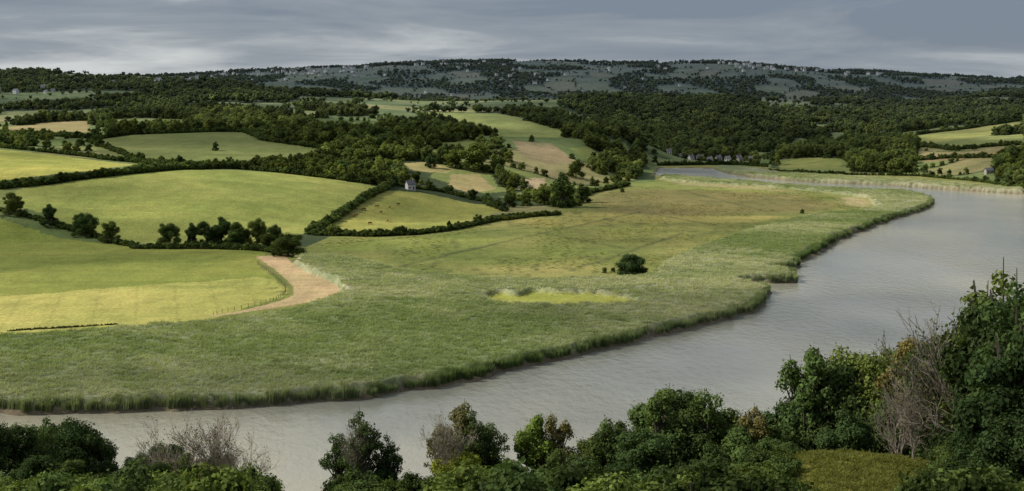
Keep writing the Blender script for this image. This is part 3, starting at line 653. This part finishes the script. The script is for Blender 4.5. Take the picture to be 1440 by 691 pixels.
for (px,D,sx,sy,n_) in((400,4150,110,90,40),(480,4200,60,60,20),(650,4150,100,120,18),(700,3900,140,80,8),(1080,4250,110,80,36),(1200,4300,100,60,14),(980,4100,200,150,8),(570,3500,100,100,8),(330,3900,60,100,6),(120,2120,80,50,5),(250,2150,40,50,4),(800,3700,150,100,6)):
    for _ in range(n_): X.append((px-CX)/F*D+random.gauss(0,sx)); Y.append(D+random.gauss(0,sy))
X=np.array(X);Y=np.array(Y); scatter('hillside_village_houses',X,Y,zf(X,Y)+4.0,np.full(len(X),.95),np.ones((len(X),3)),C_h,3)
# ------------------------------------------------------------------ cattle
M_cow=simple('cattle_hide',(.22,.10,.045),.8,.3,2)
def cowmesh():
    parts=[tube([(-1.0,0,1.15),(-.9,0,1.12),(-.5,0,1.02),(0,0,.95),(.5,0,.98),(.85,0,1.08),(1.0,0,1.12)],[.1,.3,.38,.40,.39,.3,.12],10),
     tube([(.85,0,1.15),(1.15,0,1.05),(1.35,0,.75)],[.24,.18,.14],8),tube([(1.3,0,.85),(1.45,0,.6),(1.55,0,.35),(1.58,0,.28)],[.12,.15,.10,.06],8),
     tube([(-.98,0,1.3),(-1.1,0,1.0),(-1.1,0,.55)],[.04,.03,.05],5)]
    for s in(-1,1):
        parts+= [tube([(-.75,s*.2,1.0),(-.68,s*.2,.75),(-.88,s*.2,.48),(-.82,s*.2,.1),(-.78,s*.2,0)],[.2,.14,.075,.06,.08],6),
                 tube([(.65,s*.2,.95),(.66,s*.2,.5),(.68,s*.2,.1),(.7,s*.2,0)],[.15,.08,.06,.08],6),
                 tube([(1.32,s*.1,.88),(1.28,s*.26,.9),(1.27,s*.32,.86)],[.03,.07,.02],5)]
    V=[];Fc=[]
    for v,f in parts:
        o=len(V); V+=[tuple(q) for q in v]; Fc+=[tuple(i+o for i in q) for q in f]
    return mk('cow',V,Fc,[M_cow],True,False)
cm=cowmesh().data
for px,py in((512,296),(530,292),(536,300),(548,293),(560,289),(520,316),(545,312),(500,305)):
    x_,y_=hits([(px,py)])[0]; z_=float(zf(np.array([x_]),np.array([y_]))[0]); o=bpy.data.objects.new('cow',cm); scene.collection.objects.link(o); o.location=(x_,y_,z_); o.rotation_euler=(0,0,random.uniform(0,6.28))
V=[];Fc=[]
def addp(v,f):
    o=len(V); V.extend([tuple(q) for q in v]); Fc.extend([tuple(i+o for i in q) for q in f])
ln=smooth_line([flat(*p) for p in [(362,374),(385,392),(402,412),(380,428),(300,447)]],10); zs=zf(np.array([p[0] for p in ln]),np.array([p[1] for p in ln]))
for (a,b),z in zip(ln,zs): addp(*tube([(a,b,z-.2),(a,b,z+1.25)],[.08,.07],5))
for hgt in(.5,.85,1.15): addp(*tube([(a,b,z+hgt) for (a,b),z in zip(ln,zs)],[.02]*len(ln),4))
mk('wooden_post_fence',V,Fc,[M_wood])
# ------------------------------------------------------------------ sun, added shadow-casting cloud sheet, sky
SE=math.radians(38); AZ=math.radians(-88)
sd=Vector((math.sin(AZ)*math.cos(SE),math.cos(AZ)*math.cos(SE),math.sin(SE)))
su=bpy.data.lights.new('sun','SUN'); su.energy=5.0; su.angle=math.radians(.6); su.color=(1,.95,.86)
so=bpy.data.objects.new('sun',su); scene.collection.objects.link(so); so.rotation_euler=(-sd).to_track_quat('-Z','Y').to_euler()
CZ=900.; off=(sd.x/sd.z*CZ,sd.y/sd.z*CZ)
gx,gy=np.meshgrid(np.linspace(-3600,3600,260),np.linspace(-300,7000,420))
def shade(x,y):  # shadow density wanted on the ground, becomes the cloud sheet's opacity
    u=x/np.maximum(y,50)
    s=.72*sstep(2450,2800,y)*(.85+.6*(fbm(x,y,600,3,70)-.4))
    s=np.maximum(s,.72*sstep(1480,1560,y)*sstep(.06,.10,u)*(1-sstep(.2,.26,u)))
    s=np.maximum(s,.5*sstep(1800,2000,y)*sstep(-.06,-.14,u)*(.5+fbm(x,y,260,2,73)))
    s=np.maximum(s,.45*sstep(1550,1750,y)*sstep(.2,.24,u))
    s=np.maximum(s,.3*sstep(215,190,y)*sstep(.06,-.05,u))
    s=np.maximum(s,.35*sstep(140,120,y)*sstep(.2,.28,u))
    n=fbm(x,y,210,3,71); s=np.maximum(s,.72*sstep(.53,.60,n)*sstep(1000,1120,y))
    s=np.maximum(s,.65*np.exp(-((x+150)/85)**2-((y-575)/36)**2))
    s=np.maximum(s,.55*np.exp(-((x+60)/90)**2-((y-303)/22)**2))
    s=np.maximum(s,.55*np.exp(-((x+220)/70)**2-((y-740)/45)**2))
    s=np.maximum(s,.5*sstep(.54,.63,fbm(x,y,120,3,75))*sstep(230,260,y))
    return np.clip(s,0,.92)
al=shade(gx,gy); r_,c_=gx.shape; ii=np.arange(r_*c_).reshape(r_,c_)
V=np.stack([gx+off[0],gy+off[1],np.full(gx.shape,CZ)+60*fbm(gx,gy,300,3,80)-30],-1).reshape(-1,3); V[:,0]+=(V[:,2]-CZ)*off[0]/CZ; V[:,1]+=(V[:,2]-CZ)*off[1]/CZ
Fc=np.stack([ii[:-1,:-1],ii[:-1,1:],ii[1:,1:],ii[1:,:-1]],-1).reshape(-1,4)
keep=al.ravel()[Fc].max(1)>.01; Fc=Fc[keep]
m,nt,o=newmat('shadow_cloud'); L=nt.links.new
a=N(nt,'ShaderNodeAttribute',attribute_name='shade_alpha'); tr=N(nt,'ShaderNodeBsdfTransparent'); tl=N(nt,'ShaderNodeBsdfTranslucent'); tl.inputs[0].default_value=(.5,.52,.55,1); ms=N(nt,'ShaderNodeMixShader')
L(a.outputs['Fac'],ms.inputs[0]); L(tr.outputs[0],ms.inputs[1]); L(tl.outputs[0],ms.inputs[2]); L(ms.outputs[0],o.inputs[0])
cl=mk('shadow_cloud_sheet',V,Fc,[m],True); at=cl.data.attributes.new('shade_alpha','FLOAT','POINT'); at.data.foreach_set('value',al.ravel().astype(np.float32))  # added sheet above the view, opacity shaped to shade chosen ground
w=bpy.data.worlds.new('World'); scene.world=w; w.use_nodes=True; nt=w.node_tree; nt.nodes.clear(); L=nt.links.new
out=N(nt,'ShaderNodeOutputWorld'); sk=N(nt,'ShaderNodeTexSky',sky_type='NISHITA'); sk.sun_disc=False; sk.sun_elevation=SE; sk.sun_rotation=AZ
b1=N(nt,'ShaderNodeBackground'); b1.inputs[1].default_value=.1; L(sk.outputs[0],b1.inputs[0])
tc=N(nt,'ShaderNodeTexCoord'); mp=N(nt,'ShaderNodeMapping'); mp.inputs['Scale'].default_value=(2.6,2.6,20); mp.inputs['Rotation'].default_value=(0,math.radians(2),0); mp.inputs['Location'].default_value=(.35,0,.2); L(tc.outputs['Generated'],mp.inputs[0])
nz=N(nt,'ShaderNodeTexNoise'); nz.inputs['Scale'].default_value=1.9; nz.inputs['Detail'].default_value=9; nz.inputs['Roughness'].default_value=.58; nz.inputs['Distortion'].default_value=.5; L(mp.outputs[0],nz.inputs['Vector'])
sx=N(nt,'ShaderNodeSeparateXYZ'); L(tc.outputs['Generated'],sx.inputs[0])
hz=N(nt,'ShaderNodeMapRange'); hz.inputs[1].default_value=.005; hz.inputs[2].default_value=.06; hz.inputs[3].default_value=.19; hz.inputs[4].default_value=-.07; L(sx.outputs['Z'],hz.inputs[0])
lx=N(nt,'ShaderNodeMapRange'); lx.inputs[1].default_value=-.35; lx.inputs[2].default_value=.35; lx.inputs[3].default_value=.10; lx.inputs[4].default_value=-.14; L(sx.outputs['X'],lx.inputs[0])
ad=N(nt,'ShaderNodeMath',operation='ADD'); L(nz.outputs['Fac'],ad.inputs[0]); L(hz.outputs[0],ad.inputs[1]); ad2=N(nt,'ShaderNodeMath',operation='ADD'); L(ad.outputs[0],ad2.inputs[0]); L(lx.outputs[0],ad2.inputs[1])
cr=N(nt,'ShaderNodeValToRGB'); e=cr.color_ramp.elements; e[0].position=.36; e[0].color=(.19,.235,.30,1); e[1].position=.78; e[1].color=(.62,.65,.66,1); q=cr.color_ramp.elements.new(.54); q.color=(.28,.32,.37,1)
L(ad2.outputs[0],cr.inputs[0])
up=N(nt,'ShaderNodeMapRange'); up.inputs[1].default_value=.35; up.inputs[2].default_value=.8; L(sx.outputs['Z'],up.inputs[0])
mxu=N(nt,'ShaderNodeMix',data_type='RGBA'); mxu.inputs[7].default_value=(.34,.38,.43,1); L(up.outputs[0],mxu.inputs[0]); L(cr.outputs[0],mxu.inputs[6])
b2=N(nt,'ShaderNodeBackground'); b2.inputs[1].default_value=1.; L(mxu.outputs[2],b2.inputs[0])
ms=N(nt,'ShaderNodeMixShader'); ms.inputs[0].default_value=.92; L(b1.outputs[0],ms.inputs[1]); L(b2.outputs[0],ms.inputs[2]); L(ms.outputs[0],out.inputs[0])
# ------------------------------------------------------------------ camera
cd=bpy.data.cameras.new('camera'); cd.lens=F/1440*36; cd.sensor_width=36; cd.clip_start=1; cd.clip_end=30000
co=bpy.data.objects.new('camera',cd); scene.collection.objects.link(co); co.location=(0,0,HC); co.rotation_euler=(math.pi/2-TH,0,0); scene.camera=co
scene.view_settings.view_transform='Standard'; scene.view_settings.look='None'; scene.view_settings.exposure=0
